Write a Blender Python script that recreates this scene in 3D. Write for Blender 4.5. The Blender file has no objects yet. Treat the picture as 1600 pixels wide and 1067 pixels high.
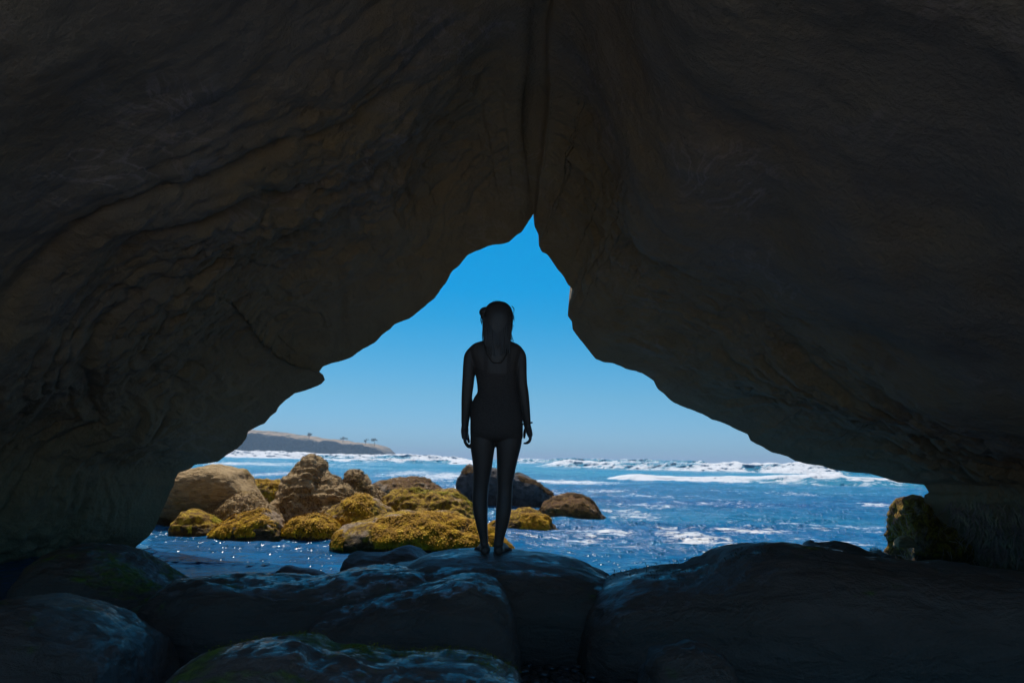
import bpy, bmesh, math, random
import numpy as np
from mathutils import Vector, Matrix

random.seed(7)
RNG = np.random.default_rng(11)
SC = bpy.context.scene
COL = SC.collection

# ------------------------------------------------------------------ camera
F = 1244.0                       # focal length in pixels of a 1600 px wide frame
CAM = np.array([0.0, 0.0, 1.15])
ROLL = math.radians(1.28)
PITCH = math.atan(184.0 / F)
_fw = np.array([0, math.cos(PITCH), math.sin(PITCH)])
_u0 = np.array([0, -math.sin(PITCH), math.cos(PITCH)])
_x0 = np.array([1.0, 0, 0])
RIGHT = math.cos(ROLL) * _x0 + math.sin(ROLL) * _u0
UP = -math.sin(ROLL) * _x0 + math.cos(ROLL) * _u0


def at(px, py, Y):
    """point at distance Y in front of the camera seen at a place in the photograph"""
    r = RIGHT * (px - 800) + UP * (533.5 - py) + _fw * F
    return CAM + r * (Y / r[1])


def on_water(px, py, z=0.0):
    r = RIGHT * (px - 800) + UP * (533.5 - py) + _fw * F
    return CAM + r * ((z - CAM[2]) / r[2])


cd = bpy.data.cameras.new("camera")
cam = bpy.data.objects.new("camera", cd)
COL.objects.link(cam)
cd.sensor_width = 36.0
cd.lens = 36.0 * F / 1600.0
cd.clip_end = 20000
cd.clip_start = 0.05
cam.matrix_world = Matrix(((RIGHT[0], UP[0], -_fw[0], CAM[0]),
                           (RIGHT[1], UP[1], -_fw[1], CAM[1]),
                           (RIGHT[2], UP[2], -_fw[2], CAM[2]),
                           (0, 0, 0, 1)))
cd.dof.use_dof = True
cd.dof.focus_distance = 5.3
cd.dof.aperture_fstop = 5.0
SC.camera = cam

# ------------------------------------------------------------------ noise (numpy)


def _hash(ix, iy, iz, seed):
    h = (ix * 374761393 + iy * 668265263 + iz * 1440662683 + seed * 974634777) & 0xFFFFFFFF
    h = ((h ^ (h >> 13)) * 1274126177) & 0xFFFFFFFF
    h = ((h ^ (h >> 16)) * 2246822519) & 0xFFFFFFFF
    return ((h ^ (h >> 15)) & 0xFFFFFF) / float(0x7FFFFF) - 1.0


def vnoise(p, seed=0):
    i = np.floor(p).astype(np.int64)
    f = p - i
    w = f * f * f * (f * (f * 6 - 15) + 10)
    x, y, z = i[..., 0], i[..., 1], i[..., 2]
    out = 0
    for dx in (0, 1):
        wx = w[..., 0] if dx else 1 - w[..., 0]
        for dy in (0, 1):
            wy = w[..., 1] if dy else 1 - w[..., 1]
            for dz in (0, 1):
                wz = w[..., 2] if dz else 1 - w[..., 2]
                out = out + wx * wy * wz * _hash(x + dx, y + dy, z + dz, seed)
    return out


def fbm(p, octv=4, seed=0, gain=0.5, lac=2.03):
    a, s, t = 1.0, 0.0, 0.0
    for k in range(octv):
        s = s + a * vnoise(p, seed + k * 17)
        t += a
        a *= gain
        p = p * lac + 3.7
    return s / t


def ridged(p, octv=4, seed=0, gain=0.5):
    a, s, t = 1.0, 0.0, 0.0
    for k in range(octv):
        s = s + a * (1 - 2 * np.abs(vnoise(p, seed + k * 31)))
        t += a
        a *= gain
        p = p * 2.07 + 1.3
    return s / t


def smooth(a, b, x):
    t = np.clip((x - a) / (b - a), 0, 1)
    return t * t * (3 - 2 * t)


# ------------------------------------------------------------------ mesh helpers


def mesh_np(name, V, Fc, mat=None, parent=None, smooth_shade=True):
    me = bpy.data.meshes.new(name)
    V = np.ascontiguousarray(V, dtype=np.float32)
    Fc = np.ascontiguousarray(Fc, dtype=np.int32)
    n, k = Fc.shape
    me.vertices.add(len(V))
    me.vertices.foreach_set("co", V.ravel())
    me.loops.add(n * k)
    me.loops.foreach_set("vertex_index", Fc.ravel())
    me.polygons.add(n)
    me.polygons.foreach_set("loop_start", np.arange(0, n * k, k, dtype=np.int32))
    me.polygons.foreach_set("use_smooth", np.full(n, smooth_shade, dtype=bool))
    me.update(calc_edges=True)
    me.validate()
    return link(name, me, mat, parent)


def link(name, me, mat=None, parent=None):
    o = bpy.data.objects.new(name, me)
    COL.objects.link(o)
    if mat is not None:
        o.data.materials.append(mat)
    if parent is not None:
        o.parent = parent
    return o


def tag(o, label=None, cat=None, group=None, kind=None):
    if label:
        o["label"] = label
    if cat:
        o["category"] = cat
    if group:
        o["group"] = group
    if kind:
        o["kind"] = kind
    return o


def grid_faces(nu, nv, flip=False):
    i = np.arange(nu - 1)[:, None] * nv + np.arange(nv - 1)[None, :]
    q = np.stack([i, i + nv, i + nv + 1, i + 1], -1).reshape(-1, 4)
    return q[:, ::-1] if flip else q


def grid_normals(P):
    du = np.gradient(P, axis=0)
    dv = np.gradient(P, axis=1)
    n = np.cross(du, dv)
    return n / (np.linalg.norm(n, axis=-1, keepdims=True) + 1e-9)


def catmull(pts, step):
    P = np.array(pts, float)
    P = np.vstack([2 * P[0] - P[1], P, 2 * P[-1] - P[-2]])
    out = []
    for i in range(1, len(P) - 2):
        n = max(2, int(np.linalg.norm(P[i + 1] - P[i]) / step))
        t = np.linspace(0, 1, n, endpoint=False)[:, None]
        p0, p1, p2, p3 = P[i - 1], P[i], P[i + 1], P[i + 2]
        out.append(0.5 * (2 * p1 + (p2 - p0) * t + (2 * p0 - 5 * p1 + 4 * p2 - p3) * t ** 2
                          + (3 * p1 - p0 - 3 * p2 + p3) * t ** 3))
    out.append(P[-2][None])
    return np.vstack(out)


# ------------------------------------------------------------------ materials


class NT:
    def __init__(self, name):
        self.m = bpy.data.materials.new(name)
        self.m.use_nodes = True
        self.t = self.m.node_tree
        self.b = self.t.nodes["Principled BSDF"]
        self.out = self.t.nodes["Material Output"]

    def n(self, typ, **kw):
        nd = self.t.nodes.new(typ)
        for k, v in kw.items():
            if k.startswith("i_"):
                nd.inputs[k[2:].replace("_", " ")].default_value = v
            else:
                setattr(nd, k, v)
        return nd

    def l(self, a, b):
        self.t.links.new(a, b)

    def coords(self, scale=(1, 1, 1), rot=(0, 0, 0)):
        tc = self.n("ShaderNodeTexCoord")
        mp = self.n("ShaderNodeMapping")
        mp.inputs["Scale"].default_value = scale
        mp.inputs["Rotation"].default_value = rot
        self.l(tc.outputs["Object"], mp.inputs["Vector"])
        return mp.outputs["Vector"]

    def noise(self, vec, scale, detail=6, rough=0.6, dist=0.0):
        nd = self.n("ShaderNodeTexNoise")
        nd.inputs["Scale"].default_value = scale
        nd.inputs["Detail"].default_value = detail
        nd.inputs["Roughness"].default_value = rough
        nd.inputs["Distortion"].default_value = dist
        self.l(vec, nd.inputs["Vector"])
        return nd.outputs["Fac"]

    def ramp(self, fac, stops):
        nd = self.n("ShaderNodeValToRGB")
        e = nd.color_ramp.elements
        while len(e) > len(stops):
            e.remove(e[-1])
        while len(e) < len(stops):
            e.new(0.5)
        for el, (p, c) in zip(e, stops):
            el.position = p
            el.color = (*c, 1) if len(c) == 3 else c
        self.l(fac, nd.inputs["Fac"])
        return nd.outputs["Color"]

    def mix(self, fac, a, b):
        nd = self.n("ShaderNodeMix", data_type='RGBA')
        for s, v in ((nd.inputs[0], fac), (nd.inputs[6], a), (nd.inputs[7], b)):
            if hasattr(v, "is_linked"):
                self.l(v, s)
            elif isinstance(v, (int, float)):
                s.default_value = v
            else:
                s.default_value = (*v, 1)
        return nd.outputs[2]

    def math(self, op, a, b=None, clamp=False):
        nd = self.n("ShaderNodeMath", operation=op, use_clamp=clamp)
        for s, v in ((nd.inputs[0], a), (nd.inputs[1], b)):
            if v is None:
                continue
            if hasattr(v, "is_linked"):
                self.l(v, s)
            else:
                s.default_value = v
        return nd.outputs[0]

    def bump(self, height, strength=0.5, dist=0.02, normal=None):
        nd = self.n("ShaderNodeBump")
        nd.inputs["Strength"].default_value = strength
        nd.inputs["Distance"].default_value = dist
        self.l(height, nd.inputs["Height"])
        if normal is not None:
            self.l(normal, nd.inputs["Normal"])
        return nd.outputs["Normal"]

    def set(self, color=None, rough=None, normal=None, **kw):
        b = self.b
        for key, v in (("Base Color", color), ("Roughness", rough), ("Normal", normal)):
            if v is None:
                continue
            if hasattr(v, "is_linked"):
                self.l(v, b.inputs[key])
            elif isinstance(v, (int, float)):
                b.inputs[key].default_value = v
            else:
                b.inputs[key].default_value = (*v, 1)
        for k, v in kw.items():
            b.inputs[k.replace("_", " ")].default_value = v
        return self.m


def mat_cave():
    k = NT("cave sandstone")
    v = k.coords()
    big = k.noise(v, 0.55, 5, 0.6, 0.4)
    mid = k.noise(v, 3.0, 8, 0.65, 0.8)
    fine = k.noise(v, 24.0, 6, 0.7)
    c1 = k.ramp(big, [(0.3, (0.215, 0.19, 0.175)), (0.5, (0.25, 0.215, 0.17)), (0.70, (0.31, 0.25, 0.14))])
    c2 = k.ramp(mid, [(0.32, (0.20, 0.17, 0.14)), (0.62, (0.28, 0.24, 0.195))])
    c = k.mix(0.55, c1, c2)
    # pale mineral veins
    vs = k.coords((1.0, 0.7, 2.2), (0.3, 0.2, 0.5))
    w = k.noise(vs, 1.6, 7, 0.6, 1.2)
    vein = k.math('SUBTRACT', 1.0, k.math('MULTIPLY', k.math('ABSOLUTE', k.math('SUBTRACT', w, 0.5)), 34.0), clamp=True)
    patch = k.ramp(k.noise(v, 0.8, 3, 0.5), [(0.5, (0, 0, 0)), (0.66, (1, 1, 1))])
    vein = k.math('MULTIPLY', vein, patch, clamp=True)
    c = k.mix(k.math('MULTIPLY', vein, 0.7), c, (0.48, 0.39, 0.37))
    # ochre tint on the rock of the mouth, breaking up into patches further in
    sp = k.n("ShaderNodeSeparateXYZ")
    k.l(v, sp.inputs[0])
    st = k.math('ADD', k.math('MULTIPLY', sp.outputs[1], 0.25), k.math('MULTIPLY', k.noise(v, 0.9, 6, 0.65, 0.6), 2.4))
    st = k.ramp(k.math('MULTIPLY', st, 0.3), [(0.66, (0, 0, 0)), (0.92, (1, 1, 1))])
    oc = k.mix(mid, (0.24, 0.145, 0.055), (0.50, 0.32, 0.115))
    c = k.mix(k.math('MULTIPLY', st, 0.6), c, oc)
    h = k.math('ADD', mid, k.math('MULTIPLY', fine, 0.7))
    n = k.bump(h, 0.85, 0.06)
    return k.set(c, 0.75, n, Specular_IOR_Level=0.35)


def mat_wet(moss=0.5, coat=0.3):
    k = NT("wet dark rock")
    v = k.coords()
    vs = k.coords((0.9, 2.2, 3.0), (0.0, 0.25, 0.25))
    a = k.noise(vs, 3.2, 8, 0.62, 0.7)
    b = k.noise(v, 38.0, 5, 0.65)
    big = k.noise(v, 1.4, 4, 0.5)
    c = k.ramp(a, [(0.3, (0.12, 0.076, 0.054)), (0.7, (0.175, 0.11, 0.08))])
    geo = k.n("ShaderNodeNewGeometry")
    sep = k.n("ShaderNodeSeparateXYZ")
    k.l(geo.outputs["Normal"], sep.inputs[0])
    up = k.ramp(sep.outputs[2], [(0.55, (0, 0, 0)), (0.9, (1, 1, 1))])
    mz = k.ramp(k.noise(v, 2.6, 6, 0.7), [(0.66 - 0.24 * moss, (0, 0, 0)), (0.74 - 0.2 * moss, (1, 1, 1))])
    mf = k.math('MULTIPLY', up, mz)
    mc = k.ramp(b, [(0.35, (0.06, 0.09, 0.010)), (0.65, (0.22, 0.27, 0.02))])
    c = k.mix(mf, c, mc)
    h = k.math('ADD', k.math('MULTIPLY', a, 1.2), k.math('MULTIPLY', b, 0.4))
    n = k.bump(h, 0.8, 0.06)
    wet = k.ramp(k.noise(vs, 1.6, 7, 0.7, 0.8), [(0.60 - 0.2 * coat, (0, 0, 0)), (0.66 - 0.2 * coat, (1, 1, 1))])
    wet = k.math('MULTIPLY', wet, k.math('SUBTRACT', 1.0, mf))
    k.l(k.math('MULTIPLY', wet, 1.0), k.b.inputs["Coat Weight"])
    k.b.inputs["Coat Roughness"].default_value = 0.06
    vt = k.coords((1.0, 3.5, 4.0), (0.0, 0.3, 0.3))
    k.l(k.bump(k.noise(vt, 13.0, 7, 0.72, 0.9), 0.9, 0.05), k.b.inputs["Coat Normal"])
    r = k.math('ADD', k.math('MULTIPLY', k.ramp(big, [(0.38, (0, 0, 0)), (0.62, (1, 1, 1))]), 0.4), 0.34)
    r = k.math('ADD', r, k.math('MULTIPLY', mf, 0.35), clamp=True)
    return k.set(c, r, n, Specular_IOR_Level=0.5)


def tide_shade_band(k, v, col):
    """wavy dark band: tide line weed that also paints the shade under the rocks"""
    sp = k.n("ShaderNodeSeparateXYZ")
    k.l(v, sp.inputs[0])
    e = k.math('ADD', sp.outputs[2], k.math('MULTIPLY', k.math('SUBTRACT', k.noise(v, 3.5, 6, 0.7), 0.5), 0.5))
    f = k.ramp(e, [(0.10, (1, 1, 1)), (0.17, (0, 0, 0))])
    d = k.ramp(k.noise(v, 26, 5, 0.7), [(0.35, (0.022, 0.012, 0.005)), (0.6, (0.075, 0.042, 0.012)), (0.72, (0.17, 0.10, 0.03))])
    return k.mix(k.math('MULTIPLY', f, 0.85), col, d)  # weed tone doubles as painted shade on the rocks' undersides


def mat_mossy(tan=0.3, red=0.0, green=0.35):
    """weed-covered shore rock: golden brown rockweed, bare tan stone and pale barnacles"""
    k = NT("weed covered rock")
    v = k.coords()
    a = k.noise(v, 2.2, 6, 0.65, 0.5)
    b = k.noise(v, 14.0, 7, 0.7, 0.4)
    c = k.noise(v, 46.0, 4, 0.7)
    weed = k.ramp(b, [(0.30, (0.04, 0.018, 0.003)), (0.45, (0.22, 0.11, 0.004)),
                      (0.57, (0.48, 0.29, 0.008)), (0.72, (0.66, 0.47, 0.03))])
    if red:
        weed = k.mix(red, weed, (0.13, 0.055, 0.025))
    grn = k.ramp(k.noise(v, 1.6, 5, 0.7), [(0.70 - green * 0.2, (0, 0, 0)), (0.80 - green * 0.15, (1, 1, 1))])
    weed = k.mix(k.math('MULTIPLY', grn, 0.6), weed, (0.36, 0.36, 0.012))
    bare = k.ramp(b, [(0.32, (0.13, 0.085, 0.05)), (0.55, (0.42, 0.29, 0.17)), (0.75, (0.62, 0.47, 0.32))])
    bf = k.ramp(a, [(0.68 - tan * 0.42, (0, 0, 0)), (0.76 - tan * 0.42, (1, 1, 1))])
    col = k.mix(bf, weed, bare)
    barn = k.ramp(c, [(0.60, (0, 0, 0)), (0.65, (1, 1, 1))])
    col = k.mix(k.math('MULTIPLY', barn, k.math('MULTIPLY', bf, 0.8)), col, (0.66, 0.57, 0.50))
    col = tide_shade_band(k, v, col)
    h = k.math('ADD', k.math('MULTIPLY', b, 1.0), k.math('MULTIPLY', c, 0.35))
    n = k.bump(h, 1.0, 0.10)
    return k.set(col, 0.8, n, Specular_IOR_Level=0.25)


def mat_tan(layer=1.0):
    k = NT("tan pitted rock")
    v = k.coords()
    vs = k.coords((0.8, 0.8, 2.4))
    a = k.noise(vs, 7.0, 7, 0.7, 0.6)
    b = k.noise(v, 30.0, 5, 0.7)
    big = k.noise(v, 1.8, 4, 0.6)
    c = k.ramp(a, [(0.28, (0.09, 0.055, 0.028)), (0.46, (0.44, 0.295, 0.14)), (0.68, (0.62, 0.45, 0.24))])
    wf = k.ramp(big, [(0.52, (0, 0, 0)), (0.66, (1, 1, 1))])
    c = k.mix(k.math('MULTIPLY', wf, 0.55), c, (0.27, 0.17, 0.02))
    c = tide_shade_band(k, v, c)
    h = k.math('ADD', k.math('MULTIPLY', a, layer), k.math('MULTIPLY', b, 0.4))
    n = k.bump(h, 1.0, 0.11)
    return k.set(c, 0.85, n, Specular_IOR_Level=0.2)


def mat_weed(cols=((0.07, 0.028, 0.002), (0.40, 0.205, 0.004), (0.74, 0.48, 0.02)), scale=9.0):
    k = NT("seaweed")
    v = k.coords()
    a = k.noise(v, scale, 6, 0.7)
    n2 = k.noise(v, 1.7, 3, 0.6)
    c = k.ramp(a, [(0.32, cols[0]), (0.5, cols[1]), (0.68, cols[2])])
    return k.set(k.mix(k.math('MULTIPLY', n2, 0.4), c, cols[1]), 0.7, Specular_IOR_Level=0.12)


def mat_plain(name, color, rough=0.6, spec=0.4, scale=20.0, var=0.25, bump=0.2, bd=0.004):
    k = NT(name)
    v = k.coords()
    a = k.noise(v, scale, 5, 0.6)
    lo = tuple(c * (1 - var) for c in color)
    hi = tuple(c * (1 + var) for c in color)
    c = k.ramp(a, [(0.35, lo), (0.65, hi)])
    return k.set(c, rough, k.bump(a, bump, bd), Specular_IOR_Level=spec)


def mat_water(name="sea water", ls=1.0, glint=True):
    k = NT(name)
    v1 = k.coords((1.0, 2.6, 1.0))
    v2 = k.coords((1.0, 1.9, 1.0), (0, 0, 0.35))
    a = k.noise(v1, 1.7, 5, 0.6, 0.5)
    b = k.noise(v2, 7.5, 4, 0.62, 0.3)
    at_ = k.n("ShaderNodeAttribute", attribute_name="foam")
    at2 = k.n("ShaderNodeAttribute", attribute_name="teal")
    v = k.coords((1.0, 2.0, 1.0))
    lace = k.noise(v, 3.4 * ls, 8, 0.72, 1.0)
    lace2 = k.noise(v, 0.9 * ls, 5, 0.6, 0.6)
    fo = k.math('ADD', at_.outputs["Fac"], k.math('MULTIPLY', k.math('SUBTRACT', lace, 0.5), 1.9))
    fo = k.math('ADD', fo, k.math('MULTIPLY', k.math('SUBTRACT', lace2, 0.5), 0.9))
    fo = k.ramp(fo, [(0.50, (0, 0, 0)), (0.70, (1, 1, 1))])
    vor = k.n("ShaderNodeTexVoronoi")
    vor.inputs["Scale"].default_value = 10.0
    vv = k.coords((1.0, 0.55, 1.0))
    k.l(vv, vor.inputs["Vector"])
    dome = k.math('SUBTRACT', 0.55, vor.outputs["Distance"], clamp=True)
    sepc = k.n("ShaderNodeSeparateColor")
    k.l(vor.outputs["Color"], sepc.inputs[0])
    pick = k.math('GREATER_THAN', sepc.outputs[0], 0.28)
    spark = k.math('MULTIPLY', k.math('MULTIPLY', dome, dome), pick)
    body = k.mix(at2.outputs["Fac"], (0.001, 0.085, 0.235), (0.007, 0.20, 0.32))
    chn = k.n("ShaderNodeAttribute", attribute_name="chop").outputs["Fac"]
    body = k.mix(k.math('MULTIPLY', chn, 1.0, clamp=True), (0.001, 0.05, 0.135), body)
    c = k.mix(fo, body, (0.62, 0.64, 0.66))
    ch = k.n("ShaderNodeAttribute", attribute_name="chop").outputs["Fac"]
    n = k.bump(k.math('MULTIPLY', a, ch), 0.7, 0.20)
    n = k.bump(k.math('MULTIPLY', b, ch), 0.7, 0.055, n)
    if glint:
        n = k.bump(spark, 1.0, 0.16, n)
    r = k.math('ADD', k.math('MULTIPLY', fo, 0.6), k.math('ADD', k.math('MULTIPLY', pick, 0.12), 0.07))
    k.b.inputs["IOR"].default_value = 1.33
    return k.set(c, r, n, Specular_IOR_Level=0.5)


M_CAVE = mat_cave()
M_WET = mat_wet(0.25)
M_WETMOSS = mat_wet(0.7, 0.3)
M_WETSHINE = mat_wet(0.3, 0.9)
M_NEAR = mat_wet(0.75, 1.0)
M_WATER = mat_water()
M_SURF = mat_water("surf", 0.2, False)

# ------------------------------------------------------------------ rocks


ANI = np.array([1.0, 1.0, 1.8])


def rock_points(outline, depth, D, zb=-0.06, step=0.02, p=0.75, q=0.8, seed=0, amp=0.05, freq=2.2,
                fine=0.012, ffreq=14.0, strata=0.0, ridge=0.0, lobes=0.0, v0=-22, under=0.15):
    pts = np.array([at(px, py, depth) for px, py in outline])
    pts[0, 2] = min(pts[0, 2], zb)
    pts[-1, 2] = min(pts[-1, 2], zb)
    C = catmull(pts, step)
    X, Z = C[:, 0], np.maximum(C[:, 2], zb)
    hmax = max(1e-3, (Z - zb).max())
    t = np.clip((Z - zb) / hmax, 0, 1)
    Du = D * np.maximum(t, 0.012) ** 0.5
    k = np.linspace(0, 1, len(Du))
    ends = np.minimum(1, np.minimum(k, 1 - k) / 0.12)
    Du = Du * (0.25 + 0.75 * np.sqrt(ends))
    nv = int(max(24, (math.pi * 0.5 * (D + hmax)) / step * 1.2))
    a = np.radians(np.linspace(v0, 180 - v0, nv))
    ca, sa = np.cos(a), np.sin(a)
    cy = np.sign(ca) * np.abs(ca) ** q
    sz = np.where(sa >= 0, np.abs(sa) ** p, -np.abs(sa) * 0.8)
    P = np.empty((len(X), nv, 3))
    P[..., 0] = X[:, None]
    P[..., 1] = depth - cy[None, :] * Du[:, None] + ridge * np.maximum(sa, 0)[None, :] * Du[:, None]
    P[..., 2] = zb + sz[None, :] * np.maximum(Z - zb, 0.002)[:, None]
    fr = np.where(ca > 0, (1 - np.clip(sz, 0, 1)) ** 1.5, 0.0)
    P[..., 1] += under * fr[None, :] * Du[:, None]
    # the ends close in on themselves
    N = -grid_normals(P)
    c = P.mean(axis=(0, 1))
    if ((P - c) * N).sum() < 0:
        N = -N
    edge = np.minimum(1, np.minimum(k, 1 - k) / 0.05)[:, None]
    Q = P * 1.0
    d = amp * fbm(Q * freq, 3, seed) + fine * (fbm(Q * ffreq * ANI, 3, seed + 5) + 0.6 * ridged(Q * ffreq * 0.6 * ANI, 2, seed + 9))
    if strata:
        s = Q[..., 2] * 13 + 2.2 * fbm(Q * 1.8, 2, seed + 2)
        d = d + strata * np.sin(s * 2 * math.pi * 0.55) * (0.6 + 0.4 * fbm(Q * 3, 2, seed + 4))
    if lobes:
        d = d + lobes * ridged(Q * freq * 0.8, 2, seed + 40)
    P = P + N * (d * edge)[..., None]
    return P, N


def rock(name, outline, depth, D, mat, label, group=None, cat="rock", **kw):
    P, N = rock_points(outline, depth, D, **kw)
    nu, nv, _ = P.shape
    o = mesh_np(name, P.reshape(-1, 3), grid_faces(nu, nv), mat)
    tag(o, label, cat, group)
    return o, P, N


def weed_on(o, P, N, mat, n, size=(0.02, 0.05), zmin=0.03, upmin=0.1, name="seaweed", patch=0.0, seed=3,
            lift=0.4, wide=0.35):
    """small weed blades lying over the rock; one mesh"""
    rng = np.random.default_rng(seed)
    p, nn = P.reshape(-1, 3), N.reshape(-1, 3)
    ok = (p[:, 2] > zmin) & (nn[:, 2] > upmin)
    if patch:
        ok &= fbm(p * 2.2, 3, seed) > patch
    idx = np.nonzero(ok)[0]
    if len(idx) == 0:
        return None
    i = rng.choice(idx, n)
    b, nr = p[i] + rng.normal(0, 0.006, (n, 3)), nn[i]
    down = np.array([0, 0, -1.0]) - nr * (-nr[:, 2:3])
    down = down / (np.linalg.norm(down, axis=1, keepdims=True) + 1e-6)
    t = down + rng.normal(0, 0.8, (n, 3))
    t -= nr * (t * nr).sum(1, keepdims=True)
    t /= np.linalg.norm(t, axis=1, keepdims=True) + 1e-6
    s = np.cross(nr, t)
    L = rng.uniform(*size, n)[:, None]
    W = L * wide
    up = nr * (L * rng.uniform(0.15, lift, n)[:, None])
    A = b - s * W * 0.5 + nr * 0.003
    B = b + s * W * 0.5 + nr * 0.003
    Cc = b + t * L * 0.6 + s * W * 0.55 + up
    Dd = b + t * L * 0.6 - s * W * 0.55 + up
    E = b + t * L * 1.1 + up * 0.5
    V = np.stack([A, B, Cc, Dd, E], 1).reshape(-1, 3)
    k = np.arange(n)[:, None] * 5
    T = np.vstack([k + np.array([[0, 1, 2]]), k + np.array([[0, 2, 3]]), k + np.array([[3, 2, 4]])])
    w = mesh_np(name, V, T, mat, o, False)
    w["kind"] = "stuff"
    return w


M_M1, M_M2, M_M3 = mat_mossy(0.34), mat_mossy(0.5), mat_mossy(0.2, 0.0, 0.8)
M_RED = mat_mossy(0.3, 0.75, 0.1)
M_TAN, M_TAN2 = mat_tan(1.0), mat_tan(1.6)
W_GOLD = mat_weed()
W_BROWN = mat_weed(((0.03, 0.014, 0.004), (0.11, 0.055, 0.012), (0.26, 0.14, 0.02)))
W_GREEN = mat_weed(((0.06, 0.05, 0.003), (0.30, 0.23, 0.006), (0.52, 0.46, 0.012)))
W_DARK = mat_weed(((0.012, 0.014, 0.006), (0.03, 0.035, 0.01), (0.07, 0.08, 0.015)))

GB = "weed covered rocks in the sunlit shallows"
# outline px, depth, half depth, material, label, weed count, weed material, extra
SHORE = [
    ([(248, 838), (249, 805), (256, 788), (262, 768), (270, 746), (285, 736), (310, 731), (335, 727), (360, 731), (378, 738), (385, 752),
      (398, 770), (406, 790), (404, 822)], 13.0, 0.95, M_TAN, "smooth tan boulder with a dark undercut front beside the left cave wall", 0, None,
     dict(p=0.6, q=0.6, amp=0.05, freq=1.8, fine=0.016, ridge=-0.1, under=0.75)),
    ([(318, 826), (328, 797), (345, 784), (368, 773), (388, 769), (400, 775), (412, 788), (430, 802), (444, 824)], 12.4, 0.55, M_TAN2,
     "low pitted tan rock at the right foot of the smooth tan boulder", 1400, W_BROWN, dict(amp=0.04, fine=0.025, patch=0.0)),
    ([(268, 842), (276, 815), (285, 801), (297, 797), (315, 803), (335, 815), (352, 828), (364, 842)], 11.6, 0.4, M_M3,
     "small wedge shaped mossy rock in the water below the smooth tan boulder", 1800, W_GREEN, dict(amp=0.03)),
    ([(322, 846), (340, 825), (365, 812), (395, 803), (415, 800), (430, 808), (442, 824), (446, 842)], 11.3, 0.45, M_M2,
     "low mossy rock with a pale top at the edge of the left pool", 2200, W_GOLD, dict(amp=0.03)),
    ([(441, 842), (450, 818), (465, 808), (490, 805), (512, 811), (526, 822), (533, 842)], 11.5, 0.38, M_M1,
     "small rounded mossy rock alone in the pool under the tall pinnacle", 2000, W_GOLD, dict(amp=0.025)),
    ([(374, 806), (384, 756), (400, 750), (425, 751), (440, 758), (450, 790), (454, 806)], 15.2, 0.6, M_M3,
     "flat topped golden mossy rock between the smooth tan boulder and the tall pinnacle", 2200, W_GOLD, dict(amp=0.05, p=0.55, q=0.6, under=0.5)),
    ([(420, 822), (430, 785), (440, 760), (447, 748), (455, 735), (463, 722), (476, 713), (486, 714), (496, 724), (503, 738), (515, 748),
      (530, 757), (545, 770), (560, 790), (574, 822)], 13.3, 0.75, M_TAN2, "tall pinnacle of rough layered rock, the highest in the shallows", 1500, W_BROWN,
     dict(amp=0.05, strata=0.022, fine=0.055, ffreq=7.0, lobes=0.03, ridge=0.5)),
    ([(526, 806), (535, 765), (538, 745), (541, 735), (550, 733), (562, 738), (575, 752), (590, 768), (605, 785), (616, 806)], 14.2, 0.45, M_TAN2,
     "short leaning stub of rough brown rock right of the tall pinnacle", 1200, W_BROWN, dict(amp=0.05, fine=0.05, ffreq=8.0, ridge=0.3)),
    ([(484, 838), (500, 812), (520, 795), (545, 780), (565, 773), (585, 780), (605, 795), (625, 812), (644, 836)], 12.4, 0.55, M_M2,
     "sloping golden rock with a bare tan crown in front of the leaning stub", 2800, W_GOLD, dict(amp=0.04)),
    ([(571, 788), (585, 761), (600, 752), (630, 747), (660, 748), (680, 757), (692, 770), (700, 788)], 18.0, 0.75, M_RED,
     "low reddish brown rock at the back, nearest the surf", 2200, W_BROWN, dict(amp=0.05)),
    ([(586, 832), (597, 800), (605, 776), (625, 765), (660, 768), (700, 772), (730, 785), (745, 805), (754, 830)], 13.0, 0.6, M_M3,
     "broad yellow green mossy rock behind the wide front rock", 5000, W_GREEN, dict(amp=0.06, under=0.35)),
    ([(523, 872), (533, 836), (545, 821), (575, 812), (610, 805), (650, 801), (690, 804), (725, 812), (745, 815), (765, 825), (780, 837),
      (797, 858), (804, 872)], 10.6, 0.85, M_M1, "widest mossy rock, just behind the woman's feet", 9000, W_GOLD, dict(amp=0.06, fine=0.018)),
    ([(750, 834), (775, 813), (800, 801), (825, 796), (845, 803), (862, 815), (876, 832)], 13.7, 0.5, M_M1,
     "low mossy rock tapering to the right beside the woman's right shin", 2600, W_GOLD, dict(amp=0.04)),
    ([(708, 794), (716, 765), (718, 745), (728, 731), (745, 728), (765, 732), (790, 738), (815, 743), (835, 752), (850, 763), (866, 776),
      (878, 794)], 20.0, 0.9, mat_plain("shade darkened rock", (0.075, 0.068, 0.066), 0.9, 0.2, 7.0, 0.5, 0.8, 0.06), "big dark shaded rock directly behind the woman's legs", 3000, W_BROWN,  # shade on its front is painted into the dark base colour
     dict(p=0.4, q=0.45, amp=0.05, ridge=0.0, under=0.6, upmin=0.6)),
    ([(838, 816), (850, 795), (860, 782), (880, 775), (905, 775), (925, 786), (940, 802), (950, 816)], 16.8, 0.65, M_RED,
     "rounded brown rock farthest right in the shallows, with open sea beside it", 3000, W_BROWN, dict(amp=0.05)),
    ([(660, 792), (672, 769), (690, 763), (710, 764), (722, 775), (730, 792)], 17.5, 0.4, M_M1,
     "little mossy rock peeping out left of the big dark shaded rock", 1000, W_BROWN, dict(amp=0.03)),
]
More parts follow.
